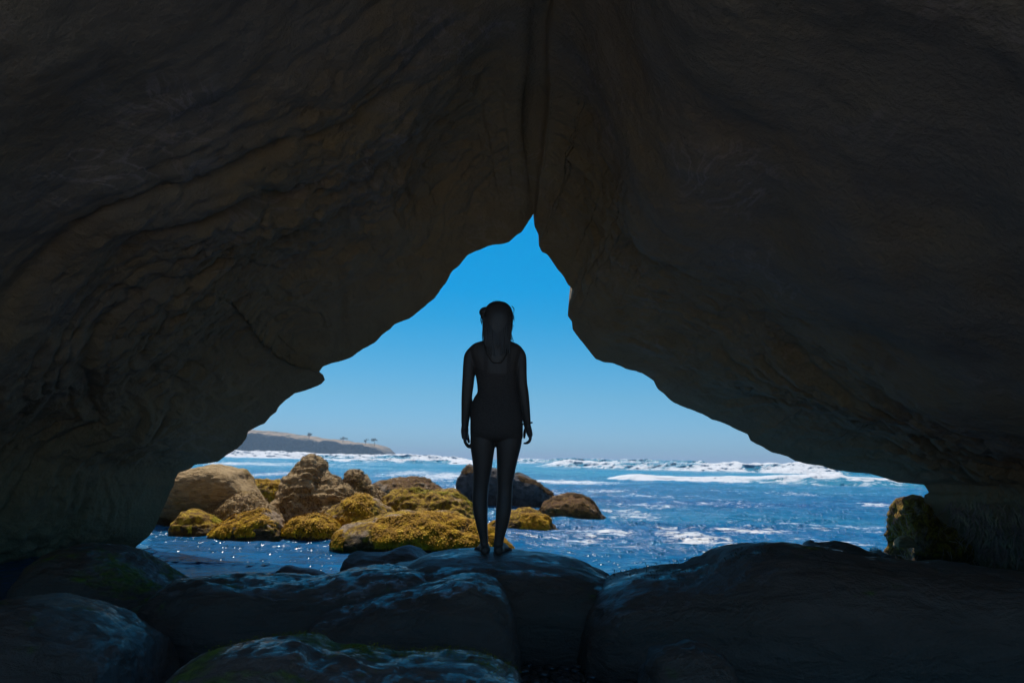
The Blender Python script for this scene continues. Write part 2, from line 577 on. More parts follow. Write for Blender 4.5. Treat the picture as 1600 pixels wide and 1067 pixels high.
for i, (ol, dep, D, m, lab, nw, wm, kw) in enumerate(SHORE):
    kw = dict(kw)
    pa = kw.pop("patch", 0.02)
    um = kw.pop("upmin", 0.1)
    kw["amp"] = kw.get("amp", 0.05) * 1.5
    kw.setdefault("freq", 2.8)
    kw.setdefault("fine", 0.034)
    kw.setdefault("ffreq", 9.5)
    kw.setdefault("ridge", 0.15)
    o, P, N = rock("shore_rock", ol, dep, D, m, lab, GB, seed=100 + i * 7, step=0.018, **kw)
    if nw:
        weed_on(o, P, N, wm, int(nw * 3.5), (0.014, 0.042), seed=i, patch=pa, zmin=0.04, upmin=um)

GF = "dark boulders on the cave floor"
FRONT = [
    ([(560, 950), (600, 897), (640, 882), (668, 870), (690, 866), (720, 864), (760, 863), (800, 865), (850, 872), (900, 880), (930, 892),
      (950, 903), (968, 930), (985, 990)], 5.35, 0.75, M_WET, "broad flat boulder the woman stands on", 0,
     dict(p=0.45, q=0.7, amp=0.025, fine=0.006)),
    ([(543, 915), (547, 880), (550, 868), (575, 868), (600, 866), (625, 857), (642, 857), (662, 866), (680, 880), (700, 915)], 6.1, 0.4, M_WET,
     "small flat dark rock behind and left of the boulder the woman stands on", 0, dict(p=0.5, amp=0.02, fine=0.008)),
    ([(236, 1030), (246, 960), (258, 932), (280, 912), (320, 906), (370, 902), (430, 903), (480, 906), (520, 900), (560, 894), (620, 889),
      (665, 893), (690, 905), (720, 930), (745, 970), (760, 1030)], 5.0, 0.6, M_WETSHINE, "long low boulder left of the woman, on the edge of the blue pool", 500,
     dict(p=0.6, amp=0.035, fine=0.01)),
    ([(470, 1050), (500, 965), (560, 941), (610, 925), (660, 912), (700, 905), (745, 903), (775, 915), (792, 940), (801, 975), (806, 1050)], 4.55, 0.5,
     M_WETSHINE, "rounded wet boulder with a blue shining ridge, in front of the woman's boulder", 700, dict(p=0.6, amp=0.03, fine=0.01)),
    ([(890, 1060), (903, 975), (912, 947), (935, 920), (960, 902), (1000, 893), (1050, 889), (1085, 883), (1110, 873), (1150, 856), (1185, 850),
      (1225, 850), (1270, 855), (1330, 866), (1380, 872), (1440, 880), (1520, 888), (1600, 895), (1750, 925), (1880, 1060)], 4.9, 0.8, M_WET,
     "largest black boulder, filling the lower right of the cave floor", 900, dict(p=0.55, amp=0.03, fine=0.007)),
    ([(1225, 905), (1262, 858), (1285, 850), (1310, 846), (1335, 850), (1360, 862), (1385, 872), (1420, 905)], 6.0, 0.4, M_WET,
     "small dark hump of rock showing behind the largest black boulder", 500, dict(amp=0.02, fine=0.008)),
    ([(40, 990), (66, 900), (90, 870), (130, 856), (165, 857), (200, 868), (235, 885), (262, 903), (276, 918), (292, 990)], 5.7, 0.6, M_WETMOSS,
     "round dark boulder by the left cave wall with a dull green side", 1500, dict(amp=0.04, fine=0.01)),
    ([(-160, 1100), (-70, 968), (0, 944), (50, 937), (110, 945), (160, 965), (200, 990), (222, 1015), (240, 1100)], 3.9, 0.6, M_WETSHINE,
     "dark boulder in the bottom left corner with a blue glint along its edge", 600, dict(amp=0.03, fine=0.008)),
    ([(235, 1190), (262, 1085), (300, 1044), (340, 1024), (400, 1011), (450, 1004), (485, 1007), (510, 1018), (560, 1019), (620, 1028), (700, 1034),
      (750, 1046), (785, 1062), (806, 1090), (825, 1190)], 3.0, 0.5, M_NEAR, "nearest boulder, streaked with wet blue shine and bright green moss", 4000,
     dict(amp=0.03, fine=0.01, p=0.7)),
    ([(186, 1030), (198, 968), (222, 951), (250, 948), (262, 960), (276, 1030)], 4.9, 0.25, M_WETMOSS,
     "small green tinged stone wedged between the round boulder and the long low boulder", 500, dict(amp=0.02, fine=0.01)),
    ([(985, 1150), (1015, 1035), (1060, 1008), (1110, 1014), (1145, 1050), (1165, 1150)], 3.7, 0.3, M_WET,
     "half hidden grey stone in front of the largest black boulder", 0, dict(amp=0.03, fine=0.01)),
    ([(418, 905), (440, 886), (470, 887), (500, 893), (525, 908)], 7.6, 0.22, M_WET,
     "flat black rock barely breaking the surface of the blue pool", 0, dict(amp=0.015, fine=0.006)),
]
for i, (ol, dep, D, m, lab, nw, kw) in enumerate(FRONT):
    o, P, N = rock("boulder", ol, dep, D, m, lab, GF, cat="boulder", seed=400 + i * 7, step=0.012, zb=-0.1, **{**kw, "fine": kw.get("fine", 0.01) * 1.5, "ffreq": 11.0, "lobes": 0.012})
    if i == 0:
        STAND = P
    if i == 8:
        weed_on(o, P, N, W_GREEN, 7000, (0.004, 0.009), seed=60 + i, patch=0.16, upmin=0.35, name="moss", lift=1.0)
    elif i in (4, 5):
        nu_, nv_ = P.shape[:2]
        sel = (slice(int(nu_ * .12), int(nu_ * .36)) if i == 4 else slice(0, nu_), slice(int(nv_ * .42), int(nv_ * .58)))
        weed_on(o, P[sel], N[sel], W_DARK, 420 if i == 4 else 150, (0.005, 0.012), seed=60 + i, patch=0.05, upmin=0.4, zmin=0.2, name="moss", lift=2.2)

# ------------------------------------------------------------------ cave
LEFT = [(150, 960), (199, 870), (214, 852), (232, 838), (243, 823), (248, 810), (256, 793), (262, 780), (265, 772), (271, 760), (272, 748), (279, 738), (295, 733),
        (304, 726), (324, 724), (341, 721), (357, 709), (371, 701), (378, 694), (385, 684), (387, 674), (400, 668), (413, 662),
        (421, 651), (430, 644), (437, 633), (446, 624), (461, 614), (476, 611), (491, 605), (503, 600), (508.5, 594), (506, 586),
        (500, 582), (505, 574), (517, 569), (529, 566), (540, 561), (548, 558), (570, 543), (586, 536), (601, 521), (617, 507), (641, 498), (658, 484), (680, 465),
        (696, 443), (706, 424), (720, 412), (731, 400), (744, 392), (764, 384.5), (779, 383), (795, 380), (807, 369), (815, 363.5),
        (822, 352), (830, 341), (834.6, 333)]
RIGHTO = [(835.4, 343), (835, 354), (841, 366), (842.7, 374), (842, 384), (846.5, 395), (855, 399.5), (864, 411), (872, 423), (882, 435),
          (887, 444), (894, 451), (894.5, 457), (890, 470), (888.5, 478), (887, 494), (893.5, 502), (894.7, 515), (905, 530), (916, 544),
          (931, 560), (944, 565.5), (959, 567.5), (978, 577), (1004, 582.5), (1021, 595), (1029, 609), (1040, 618), (1053, 629),
          (1076, 639), (1097, 646.5), (1111, 656), (1126, 658.5), (1138, 664), (1156, 673), (1169, 678), (1173, 688), (1180, 693),
          (1190, 697.5), (1205, 706.5), (1231, 713), (1243, 720), (1261, 724.5), (1285, 727.5), (1300, 733), (1331, 738), (1358, 739.5), (1379, 746),
          (1404, 753.5), (1424, 755), (1443, 757), (1451, 769), (1444, 773), (1443, 782), (1452, 798), (1474, 826), (1508, 864), (1545, 900),
          (1600, 950), (1660, 1010)]


def lip_depth(px, py):
    return 8.5 + 1.2 * smooth(400, 780, py)


def build_cave():
    pts = [at(px, py, lip_depth(px, py)) for px, py in LEFT + RIGHTO]
    pts = np.array(pts)
    # straight resample keeps every notch of the outline
    seg = np.linalg.norm(np.diff(pts, axis=0), axis=1)
    s = np.concatenate([[0], np.cumsum(seg)])
    n = 900
    t = np.linspace(0, s[-1], n)
    C = np.stack([np.interp(t, s, pts[:, k]) for k in range(3)], -1)
    rough = np.stack([C[:, 0] * 6, C[:, 2] * 6, C[:, 1] * 0], -1)
    cen = np.array([0.35, 0.0, 0.6])
    rad = C - np.array([0.35, 0, 0.6])
    rad[:, 1] = 0
    rn = rad / (np.linalg.norm(rad, axis=1, keepdims=True) + 1e-6)
    C = C + rn * (0.018 * fbm(rough, 4, 77))[:, None]
    # smooth version that the inner rings relax to
    ker = np.exp(-np.linspace(-2.2, 2.2, 121) ** 2)
    ker /= ker.sum()

    def sm(a):
        return np.convolve(np.pad(a, 60, mode='edge'), ker, mode='valid')
    S = np.stack([sm(C[:, k]) for k in range(3)], -1)
    i_ap = int(np.argmax(C[:, 2]))
    # -------- inside: rings from the lip to an unseen open rear, added for fill light
    nt = 420
    tau = np.linspace(0, 1, nt) ** 1.5
    L = 8.4
    P = np.empty((n, nt, 3))
    for j, q in enumerate(tau):
        dist = q * L
        w = 1 - math.exp(-dist / 1.0)
        B = C * (1 - w) + S * w
        ex = 1.0 + 0.10 * (1 - math.exp(-dist / 0.5)) + 0.34 * (1 - math.exp(-dist / 5.0))
        R = B - cen
        Q = cen + R * np.array([ex, 1, ex])
        Q[:, 2] += 0.25 * w * smooth(0, 2, B[:, 2] - 0.2)
        Q[:, 1] = B[:, 1] * (1 - 0.4 * w) + (0.4 * w) * 8.9 - dist
        P[:, j] = Q
    N = grid_normals(P)
    c = P.copy()
    c[..., 0] -= 0.35
    c[..., 2] -= 0.6
    c[..., 1] = 0
    if (c * N).sum() < 0:
        N = -N                      # N points outwards, away from the hollow
    U = np.broadcast_to(t[:, None], (n, nt))
    Dd = np.broadcast_to((tau * L)[None, :], (n, nt))
    wq = np.stack([U * 0.35, Dd * 1.1, np.zeros_like(U)], -1)
    warp = fbm(np.stack([U * 0.5, Dd * 0.5, np.ones_like(U)], -1), 3, 5)
    wq[..., 1] += 1.4 * warp
    wq[..., 0] += 0.5 * warp
    grooves = ridged(wq * 1.3, 5, 21, 0.55)
    ledge = fbm(np.stack([U * 0.22 + 0.5 * warp, Dd * 0.9 + U * 0.18, np.zeros_like(U) + 4], -1), 2, 33)
    ledge = np.floor(ledge * 5 + 0.5) / 5 * 0.5 + ledge * 0.5
    uf = (t / t[i_ap])[:, None]
    lw = smooth(0.2, 0.5, uf) * (1 - smooth(0.8, 0.95, uf))         # the left roof keeps its broken ledges further in
    calm = 1 - 0.95 * (smooth(0.7, 3.0, Dd) * (1 - lw) + smooth(1.6, 5.0, Dd) * lw)
    d = 0.30 * fbm(P * 0.55, 3, 3) + 0.19 * grooves * calm + 0.20 * ledge * calm + 0.045 * calm * ridged(P * np.array([2.2, 3.0, 2.2]), 4, 9) + 0.015 * fbm(P * 9, 3, 13) + 0.055 * calm * ridged(P * np.array([5.0, 7.0, 5.0]) + 1.5 * warp[..., None], 3, 15)
    ramp_ = (1 - np.exp(-Dd / 0.55)) * 0.96 + 0.0
    d = d * ramp_ + 0.10 * (1 - np.exp(-Dd / 0.4))
    # deep cleft running back from the apex
    cl = np.exp(-np.abs(t[:, None] - t[i_ap] - 0.10 * (1 - np.exp(-Dd / 0.8)) * fbm(np.stack([Dd * 0.9, Dd * 0, Dd * 0], -1), 3, 91)) / 0.08)
    d = d * (1 - 0.9 * np.exp(-((t - t[i_ap]) / 0.30) ** 2)[:, None]) + cl * (0.22 + 0.20 * fbm(np.stack([Dd * 0.5, Dd * 0, U * 0], -1), 2, 90)) * (1 - np.exp(-Dd / 0.6))
    P = P + N * d[..., None]
    inner = P
    # -------- outside: the lip rolls over into the cliff face
    rows = []
    prof = [(0.10, 0.03), (0.22, 0.10), (0.34, 0.25), (0.42, 0.5), (0.45, 0.9), (0.42, 1.5), (0.35, 2.5), (0.2, 3.6), (0.0, 5.5)]
    for (dy, ro) in prof:
        w = min(1, ro / 1.2)
        B = C * (1 - w) + S * w
        k = (B[:, 1] + dy) / B[:, 1]
        Q = cen + (B - cen) * np.stack([k, k * 0 + 1, k], -1) + rn * ro
        Q[:, 1] = B[:, 1] + dy
        j = fbm(Q * 0.8, 4, 51)[:, None] * min(0.5, ro * 0.2)
        Q = Q + np.array([0, 1, 0]) * j * 0.6
        rows.append(Q)
    outer = np.stack(rows[::-1], 1)
    full = np.concatenate([outer, inner], 1)
    full[..., 2] = np.where(full[..., 2] < -0.6, -0.6, full[..., 2])
    o = mesh_np("cave", full.reshape(-1, 3), grid_faces(n, full.shape[1]), M_CAVE)
    o["kind"] = "structure"
    return inner, N


CAVE, CAVE_N = build_cave()

# mossy knob of rock and hanging weed at the right foot of the cave wall
o, P, N = rock("shore_rock", [(1396, 915), (1418, 872), (1416, 850), (1413, 828), (1405, 808), (1403, 793), (1409, 782), (1422, 777), (1436, 780), (1444, 790),
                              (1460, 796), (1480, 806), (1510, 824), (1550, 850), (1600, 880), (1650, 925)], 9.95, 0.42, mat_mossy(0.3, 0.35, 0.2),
               "brown weed draped ledge of rock against the right cave wall", GB, seed=901, step=0.012, amp=0.07, freq=3.2, fine=0.03, ffreq=9.0, zb=-0.05)
weed_on(o, P, N, mat_weed(((0.10, 0.05, 0.02), (0.32, 0.20, 0.03), (0.55, 0.40, 0.06)), 5.0), 1800, (0.010, 0.03), seed=77, upmin=-0.6, wide=0.2, lift=0.3)
weed_on(o, P, N, mat_weed(((0.10, 0.05, 0.05), (0.34, 0.20, 0.16), (0.60, 0.45, 0.22)), 5.0), 900, (0.04, 0.12), seed=79, upmin=-0.8, wide=0.06, lift=0.2,
        name="seaweed_strands")
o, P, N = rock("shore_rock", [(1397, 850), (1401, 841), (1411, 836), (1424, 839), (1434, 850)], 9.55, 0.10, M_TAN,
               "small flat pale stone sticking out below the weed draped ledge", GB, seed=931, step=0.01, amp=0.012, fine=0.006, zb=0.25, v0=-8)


def hanging_weed():
    """long strands of weed hanging down the right wall foot"""
    rng = np.random.default_rng(5)
    nv_, nt_ = CAVE.shape[:2]
    V, T = [], []
    cand = [(i, j) for i in range(nv_ - 125, nv_ - 30) for j in range(30, 190)]
    n = 2600
    for k in range(n):
        i, j = cand[rng.integers(len(cand))]
        b = CAVE[i, j]
        if b[2] < 0.15 or b[2] > 1.0 or b[0] < 3:
            continue
        inw = -CAVE_N[i, j]
        L = rng.uniform(0.08, 0.26)
        w = rng.uniform(0.003, 0.008)
        side = np.cross(inw, [0, 0, 1.0])
        side /= np.linalg.norm(side) + 1e-6
        seg = 5
        base = len(V)
        dr = rng.normal(0, 0.10)
        for q in range(seg + 1):
            f = q / seg
            c = b + inw * (0.015 + 0.02 * math.sin(f * 2.5)) + np.array([0, 0, -L * f]) + side * (dr * f + 0.012 * math.sin(9 * f + k))
            ww = w * (1 - 0.7 * f)
            V.append(c - side * ww)
            V.append(c + side * ww)
        for q in range(seg):
            a = base + 2 * q
            T.append((a, a + 1, a + 3, a + 2))
    w = mesh_np("hanging_seaweed", np.array(V), np.array(T), mat_weed(((0.10, 0.05, 0.05), (0.34, 0.20, 0.15), (0.60, 0.45, 0.20)), 7.0))
    tag(w, "strands of brown and purple seaweed hanging down the foot of the right cave wall", "seaweed", kind="stuff")


hanging_weed()

# ------------------------------------------------------------------ ground and sea


def build_ground():
    xs = np.concatenate([-np.geomspace(4000, 12, 30), np.linspace(-11, 11, 180), np.geomspace(12, 4000, 30)])
    ys = np.concatenate([-np.geomspace(300, 9, 20), np.linspace(-8, 14, 180), np.geomspace(15, 6000, 40)])
    X, Y = np.meshgrid(xs, ys, indexing='ij')
    Z = np.full_like(X, 0.0)
    Z = 0.05 - 0.13 * smooth(2.0, 4.2, Y) - 0.5 * smooth(5.5, 9, Y) - 1.2 * smooth(9, 40, Y)
    P = np.stack([X, Y, Z], -1)
    P[..., 2] += 0.05 * fbm(P * 1.1, 3, 8) * (Y < 14)
    k = NT("wet gravel")
    v = k.coords()
    a = k.noise(v, 16, 6, 0.7)
    vor = k.n("ShaderNodeTexVoronoi")
    vor.inputs["Scale"].default_value = 22
    k.l(v, vor.inputs["Vector"])
    c = k.ramp(a, [(0.35, (0.03, 0.028, 0.026)), (0.65, (0.10, 0.09, 0.075))])
    geo = k.n("ShaderNodeNewGeometry")
    sp = k.n("ShaderNodeSeparateXYZ")
    k.l(geo.outputs["Position"], sp.inputs[0])
    dry = k.math('ADD', k.math('MULTIPLY', sp.outputs[1], -0.8), k.math('MULTIPLY', a, 1.2))
    dry = k.ramp(dry, [(0.4, (0, 0, 0)), (1.0, (1, 1, 1))])
    c = k.mix(dry, c, (0.37, 0.35, 0.32))  # pale sand behind the camera, added unseen to bounce light into the cave
    rg = k.math('ADD', k.math('MULTIPLY', dry, 0.6), 0.3)
    m = k.set(c, rg, k.bump(vor.outputs["Distance"], 0.7, 0.03))
    o = mesh_np("ground", P.reshape(-1, 3), grid_faces(len(xs), len(ys)), m)
    o["kind"] = "structure"


build_ground()

# lacy foam patches on the near water: (px, py, half width px, half height px, strength)
FOAM = [(940, 834, 50, 7, .62), (1085, 843, 50, 12, .66), (1180, 832, 70, 6, .60), (1250, 822, 40, 6, .55), (990, 805, 40, 8, .52), (915, 848, 30, 5, .5),
        (1340, 826, 30, 8, .5), (1010, 790, 60, 6, .45), (1150, 788, 120, 5, .42), (690, 745, 50, 7, .62), (640, 741, 40, 4, .58), (890, 754, 70, 2.5, .75), (420, 742, 30, 6, .6),
        (1380, 790, 40, 2.2, .62), (940, 768, 60, 3, .5), (1130, 858, 60, 5, .5), (1300, 850, 60, 6, .45), (985, 855, 40, 5, .5), (720, 760, 40, 4, .55),
        (1240, 771, 160, 2.5, .42), (860, 770, 40, 3, .5), (1000, 776, 100, 2.5, .48), (380, 727, 30, 2.5, .6)]


def sea_height(X, Y):
    z = np.zeros_like(X)
    P3 = np.stack([X * 0.35, Y * 1.1, z], -1)
    near = smooth(3.5, 14, Y)
    right = smooth(-3.5, 1.5, X)
    a = (0.010 + 0.085 * near) * (0.55 + 0.45 * np.maximum(right, near * 0.8))
    h = a * (ridged(P3, 3, 4) - 0.2)
    h = h + 0.35 * a * fbm(np.stack([X * 2.6, Y * 4.6, z], -1), 3, 6)
    far = smooth(25, 80, Y)
    h = h + far * 0.20 * ridged(np.stack([X * 0.02, Y * 0.11, z], -1), 2, 14)
    h = h + smooth(60, 250, Y) * 0.25 * ridged(np.stack([X * 0.008, Y * 0.03, z], -1), 3, 15)
    return h


def build_sea():
    ys = [3.2]
    while ys[-1] < 9000:
        y = ys[-1]
        ys.append(y * (1.0048 if y < 40 else 1.011))
    ys = np.array(ys)
    nc = 760
    tx = np.linspace(-1.05, 1.05, nc)
    X = tx[None, :] * (ys[:, None] * 1.0 + 0.5)
    Y = np.broadcast_to(ys[:, None], X.shape)
    Z = sea_height(X, Y)
    P = np.stack([X, Y, Z], -1)
    foam = np.zeros_like(X)
    for (px, py, rx, ry, s) in FOAM:
        c = on_water(px, py)
        d = c[1]
        ex = rx * d / F
        ey = ry * d * d / (F * CAM[2])
        r = ((X - c[0]) / ex) ** 2 + ((Y - c[1]) / ey) ** 2
        foam = np.maximum(foam, s * 1.06 * np.exp(-r * 0.42))
    caps = ridged(np.stack([X * 0.5, Y * 0.8, Z * 0], -1), 4, 41)
    foam = np.maximum(foam, 0.15 * smooth(0.2, 0.75, caps) * smooth(12, 24, Y))
    # whitewater in the surf zone between the breakers
    surf = smooth(45, 80, Y) * (1 - smooth(300, 520, Y))
    streak = fbm(np.stack([X * 0.035, Y * 0.22, Z * 0], -1), 4, 44)
    foam = np.maximum(foam, surf * (0.33 + 0.5 * streak))
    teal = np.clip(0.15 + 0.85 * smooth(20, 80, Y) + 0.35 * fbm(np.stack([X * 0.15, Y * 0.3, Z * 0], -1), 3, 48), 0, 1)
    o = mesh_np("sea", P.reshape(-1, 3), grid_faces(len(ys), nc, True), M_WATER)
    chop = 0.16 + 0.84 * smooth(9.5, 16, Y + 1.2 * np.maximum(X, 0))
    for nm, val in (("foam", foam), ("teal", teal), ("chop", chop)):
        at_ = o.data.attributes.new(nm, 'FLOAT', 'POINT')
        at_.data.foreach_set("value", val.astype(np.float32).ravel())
    o["kind"] = "structure"


build_sea()


def breaker(px0, px1, crest, depth0, depth1, width, foamy, label, seed, name="breaking_wave"):
    """a rolling breaker: a long lumpy ridge of white water with a teal shoulder"""
    n = int(abs(px1 - px0) * 0.9)
    m = 34
    V = np.empty((n, m, 3))
    k = np.linspace(0, 1, n)
    px = px0 + (px1 - px0) * k
    cy = np.interp(px, [c[0] for c in crest], [c[1] for c in crest])
    dep = depth0 + (depth1 - depth0) * k
    dep = dep + 0.03 * dep * fbm(np.stack([k * 5, k * 0, k * 0], -1), 3, seed)
    s = np.linspace(0, 1, m)
    top = np.array([at(a, b, d) for a, b, d in zip(px, cy, dep)])
    H = np.maximum(top[:, 2], 0.04)
    H = H * (0.92 + 0.16 * fbm(np.stack([top[:, 0] * 0.35, top[:, 1] * 0, k * 0], -1), 4, seed + 1))
    ends = np.minimum(1, np.minimum(k, 1 - k) / 0.10)
    H = H * smooth(0, 1, ends) ** 0.7
    # profile: front foot, steep face, crest, long back
    pr = np.interp(s, [0, 0.15, 0.35, 0.5, 0.62, 0.8, 1], [-0.06, 0.16, 0.52, 0.9, 1.0, 0.6, -0.1])
    yo = np.interp(s, [0, 0.15, 0.35, 0.5, 0.62, 0.8, 1], [-1.0, -0.72, -0.42, -0.2, 0.0, 0.6, 1.4]) * width
    V[..., 0] = top[:, 0][:, None]
    V[..., 1] = dep[:, None] + yo[None, :]
    V[..., 2] = H[:, None] * pr[None, :]
    q = V * np.array([0.7, 0.7, 1.4]) * (60 / max(dep.mean(), 60)) ** 0.3
    lump = fbm(q, 4, seed + 3)
    bell = np.interp(s, [0, 0.12, 0.5, 0.9, 1], [0.2, 0.7, 1, 0.4, 0])
    V[..., 2] += 0.17 * H[:, None] * lump * bell[None, :]
    V[..., 1] += 0.5 * width * 0.3 * fbm(q * 1.7, 3, seed + 5) * bell[None, :]
    V[..., 2] -= 0.06
    fo = np.interp(s, [0, 0.1, 0.3, 0.6, 0.75, 1], [0.4, 0.62, 0.72, 0.85, 0.6, 0.2])[None, :] * foamy
    fm = fbm(np.stack([V[..., 0] * 0.10, V[..., 1] * 0.25, V[..., 2] * 0.8], -1), 4, seed + 8)
    fo = np.clip(fo * 1.08 + 0.6 * fm, 0, 1.4) * np.minimum(1, ends * 1.5 + 0.3)[:, None]
    curl = smooth(0.0, 0.35, fbm(np.stack([k * 7 + seed, k * 0, k * 0], -1), 3, seed + 30))
    face = np.interp(s, [0, 0.12, 0.2, 0.42, 0.52, 1], [0, 0.2, 1, 1, 0, 0])
    fo = np.clip(fo - (0.2 if seed == 43 else 0.6) * curl[:, None] * face[None, :], 0, 2)
    o = mesh_np(name, V.reshape(-1, 3), grid_faces(n, m), M_SURF)
    for nm, val in (("foam", fo), ("teal", np.ones_like(fo)), ("chop", np.ones_like(fo))):
        a_ = o.data.attributes.new(nm, 'FLOAT', 'POINT')
        a_.data.foreach_set("value", val.astype(np.float32).ravel())
    tag(o, label, "wave", "breakers rolling in from the open sea")


breaker(230, 760, [(230, 699), (360, 702), (450, 704), (540, 708), (640, 709), (700, 711), (760, 714)], 205, 215, 9, 1.25,
        "broad band of white surf in front of the distant headland", 3)
breaker(500, 770, [(500, 717), (560, 715), (620, 714), (690, 716), (770, 720)], 140, 135, 6, 1.1,
        "second line of white surf left of the woman's thighs, before the broad band", 13)
breaker(780, 1130, [(780, 714), (850, 716), (900, 714), (950, 716), (1050, 717), (1130, 721)], 240, 230, 7, 0.62,
        "farthest dark crest with thin white caps on the horizon right of the woman", 23)
breaker(815, 1420, [(815, 723), (850, 722), (890, 716), (940, 718), (1000, 719), (1100, 721), (1180, 720), (1240, 721), (1300, 728), (1420, 735)], 125, 105, 6, 0.86,
        "tall breaker with a long white crest running right of the woman under the horizon", 33)
breaker(925, 1520, [(925, 747), (960, 739), (1000, 737), (1060, 741), (1150, 741), (1240, 740), (1300, 738), (1360, 742), (1440, 748), (1520, 756)], 52, 50, 3.2, 1.15,
        "nearest breaker, a wide roll of white water reaching the right cave wall", 43)
breaker(600, 735, [(600, 743), (640, 738), (690, 740), (735, 744)], 58, 56, 1.6, 0.8,
        "small broken wave behind the reddish brown rock", 53)

# ------------------------------------------------------------------ headland


def build_headland():
    D = 620.0
    ol = [(120, 655), (250, 664), (330, 668), (380, 671), (420, 674), (460, 678), (480, 682), (505, 685), (530, 688), (560, 692), (580, 694),
          (592, 697), (602, 702), (609, 707), (613, 711)]
    pts = np.array([at(px, py, D) for px, py in ol])
    C = catmull(pts, 0.7)
    n = len(C)
    prof = [(-10, -0.3), (-7, -0.02), (-5.5, 0.12), (-4.8, 0.40), (-4.0, 0.66), (-3.5, 0.80), (-2.6, 0.85), (2, 0.88), (10, 0.95), (18, 1.0), (60, 1.0), (90, 0.5), (110, -0.2)]
    sy, sz = [], []
    for a, b in zip(prof[:-1], prof[1:]):
        kk = 7
        for q in range(kk):
            f = q / kk
            sy.append(a[0] + (b[0] - a[0]) * f)
            sz.append(a[1] + (b[1] - a[1]) * f)
    sy, sz = np.array(sy), np.array(sz)
    m = len(sy)
    V = np.empty((n, m, 3))
    H = np.maximum(C[:, 2], 0.1) * (1 + 0.07 * fbm(np.stack([C[:, 0] * 0.12, C[:, 0] * 0, C[:, 0] * 0], -1), 4, 70))
    k = np.linspace(0, 1, n)
    V[..., 0] = C[:, 0][:, None]
    V[..., 1] = D - 18 + sy[None, :] * (0.35 + 0.65 * np.minimum(1, H / 8))[:, None]
    V[..., 2] = H[:, None] * sz[None, :]
    cl = smooth(-8, -5, sy) * (1 - smooth(-1, 4, sy))
    V[..., 1] += cl[None, :] * (3.0 * fbm(np.stack([V[..., 0] * 0.10, V[..., 2] * 0.1, V[..., 0] * 0], -1), 4, 71) +
                                1.2 * ridged(np.stack([V[..., 0] * 0.35, V[..., 2] * 0.25, V[..., 0] * 0], -1), 3, 72))
    V[..., 2] += (0.25 + 0.9 * cl[None, :] * np.minimum(1, H / 8)[:, None]) * fbm(V * 0.16, 4, 75)
    k = NT("headland cliff and dry grass")
    v = k.coords((1, 1, 2.5))
    a = k.noise(v, 0.35, 7, 0.7)
    cliff = k.ramp(a, [(0.35, (0.03, 0.034, 0.04)), (0.65, (0.09, 0.09, 0.09))])
    grass = k.ramp(k.noise(v, 0.12, 5, 0.7), [(0.40, (0.06, 0.065, 0.045)), (0.50, (0.32, 0.235, 0.155)), (0.7, (0.42, 0.31, 0.21))])
    geo = k.n("ShaderNodeNewGeometry")
    sep = k.n("ShaderNodeSeparateXYZ")
    k.l(geo.outputs["Normal"], sep.inputs[0])
    up = k.ramp(sep.outputs[2], [(0.80, (0, 0, 0)), (0.93, (1, 1, 1))])
    mat = k.set(k.mix(up, cliff, grass), 0.9, k.bump(a, 0.6, 1.0), Specular_IOR_Level=0.1)
    o = mesh_np("headland", V.reshape(-1, 3), grid_faces(n, m), mat)
    o["kind"] = "structure"


build_headland()
M_LEAF = mat_plain("coastal foliage", (0.035, 0.055, 0.022), 0.8, 0.2, 3.0, 0.5)
M_BARK = mat_plain("bark", (0.09, 0.065, 0.045), 0.9, 0.2, 3.0, 0.3)


def tree(px, py, h, wide, label, seed, cz=0.6):
    b = at(px, py - 0.9, 603)
    rng = np.random.default_rng(seed)
    e = bpy.data.objects.new("tree", None)
    COL.objects.link(e)
    e.location = b
    tag(e, label, "tree", "lone trees on the headland")
    a = np.linspace(0, 2 * math.pi, 7)
    V = []
    for f, r in ((-0.3, 0.22), (0.3, 0.16), (0.7, 0.1)):
        V.append(np.stack([np.cos(a) * r + 0.1 * f, np.sin(a) * r, np.full(7, f * h)], -1))
    P = np.stack(V, 0)
    mesh_np("trunk", P.reshape(-1, 3), grid_faces(3, 7), M_BARK, e)
    n = 420
    c = rng.normal(0, 1, (9, 3)) * np.array([wide * 0.42, wide * 0.35, h * 0.12]) + np.array([0, 0, h * cz])
    p = c[rng.integers(0, 9, n)] + rng.normal(0, 1, (n, 3)) * np.array([wide * 0.14, wide * 0.14, h * 0.08])
    s = rng.uniform(0.12, 0.28, (n, 1))
    t1, t2 = rng.normal(0, 1, (n, 3)), rng.normal(0, 1, (n, 3))
    V = np.stack([p - t1 * s, p + t2 * s, p + t1 * s], 1).reshape(-1, 3)
    mesh_np("crown", V, np.arange(n * 3).reshape(-1, 3), M_LEAF, e, False)


tree(585, 695, 4.6, 4.2, "largest tree on the headland, spreading flat near its seaward end", 1, 0.72)
tree(571, 694, 3.0, 0.9, "thin upright tree left of the largest tree on the headland", 2)
tree(536, 689.5, 3.0, 2.0, "low tree halfway along the headland top", 3)
tree(483, 684, 3.4, 2.2, "round bushy tree standing farthest left on the headland top", 4)

# ------------------------------------------------------------------ wet pebbles at the bottom of the picture


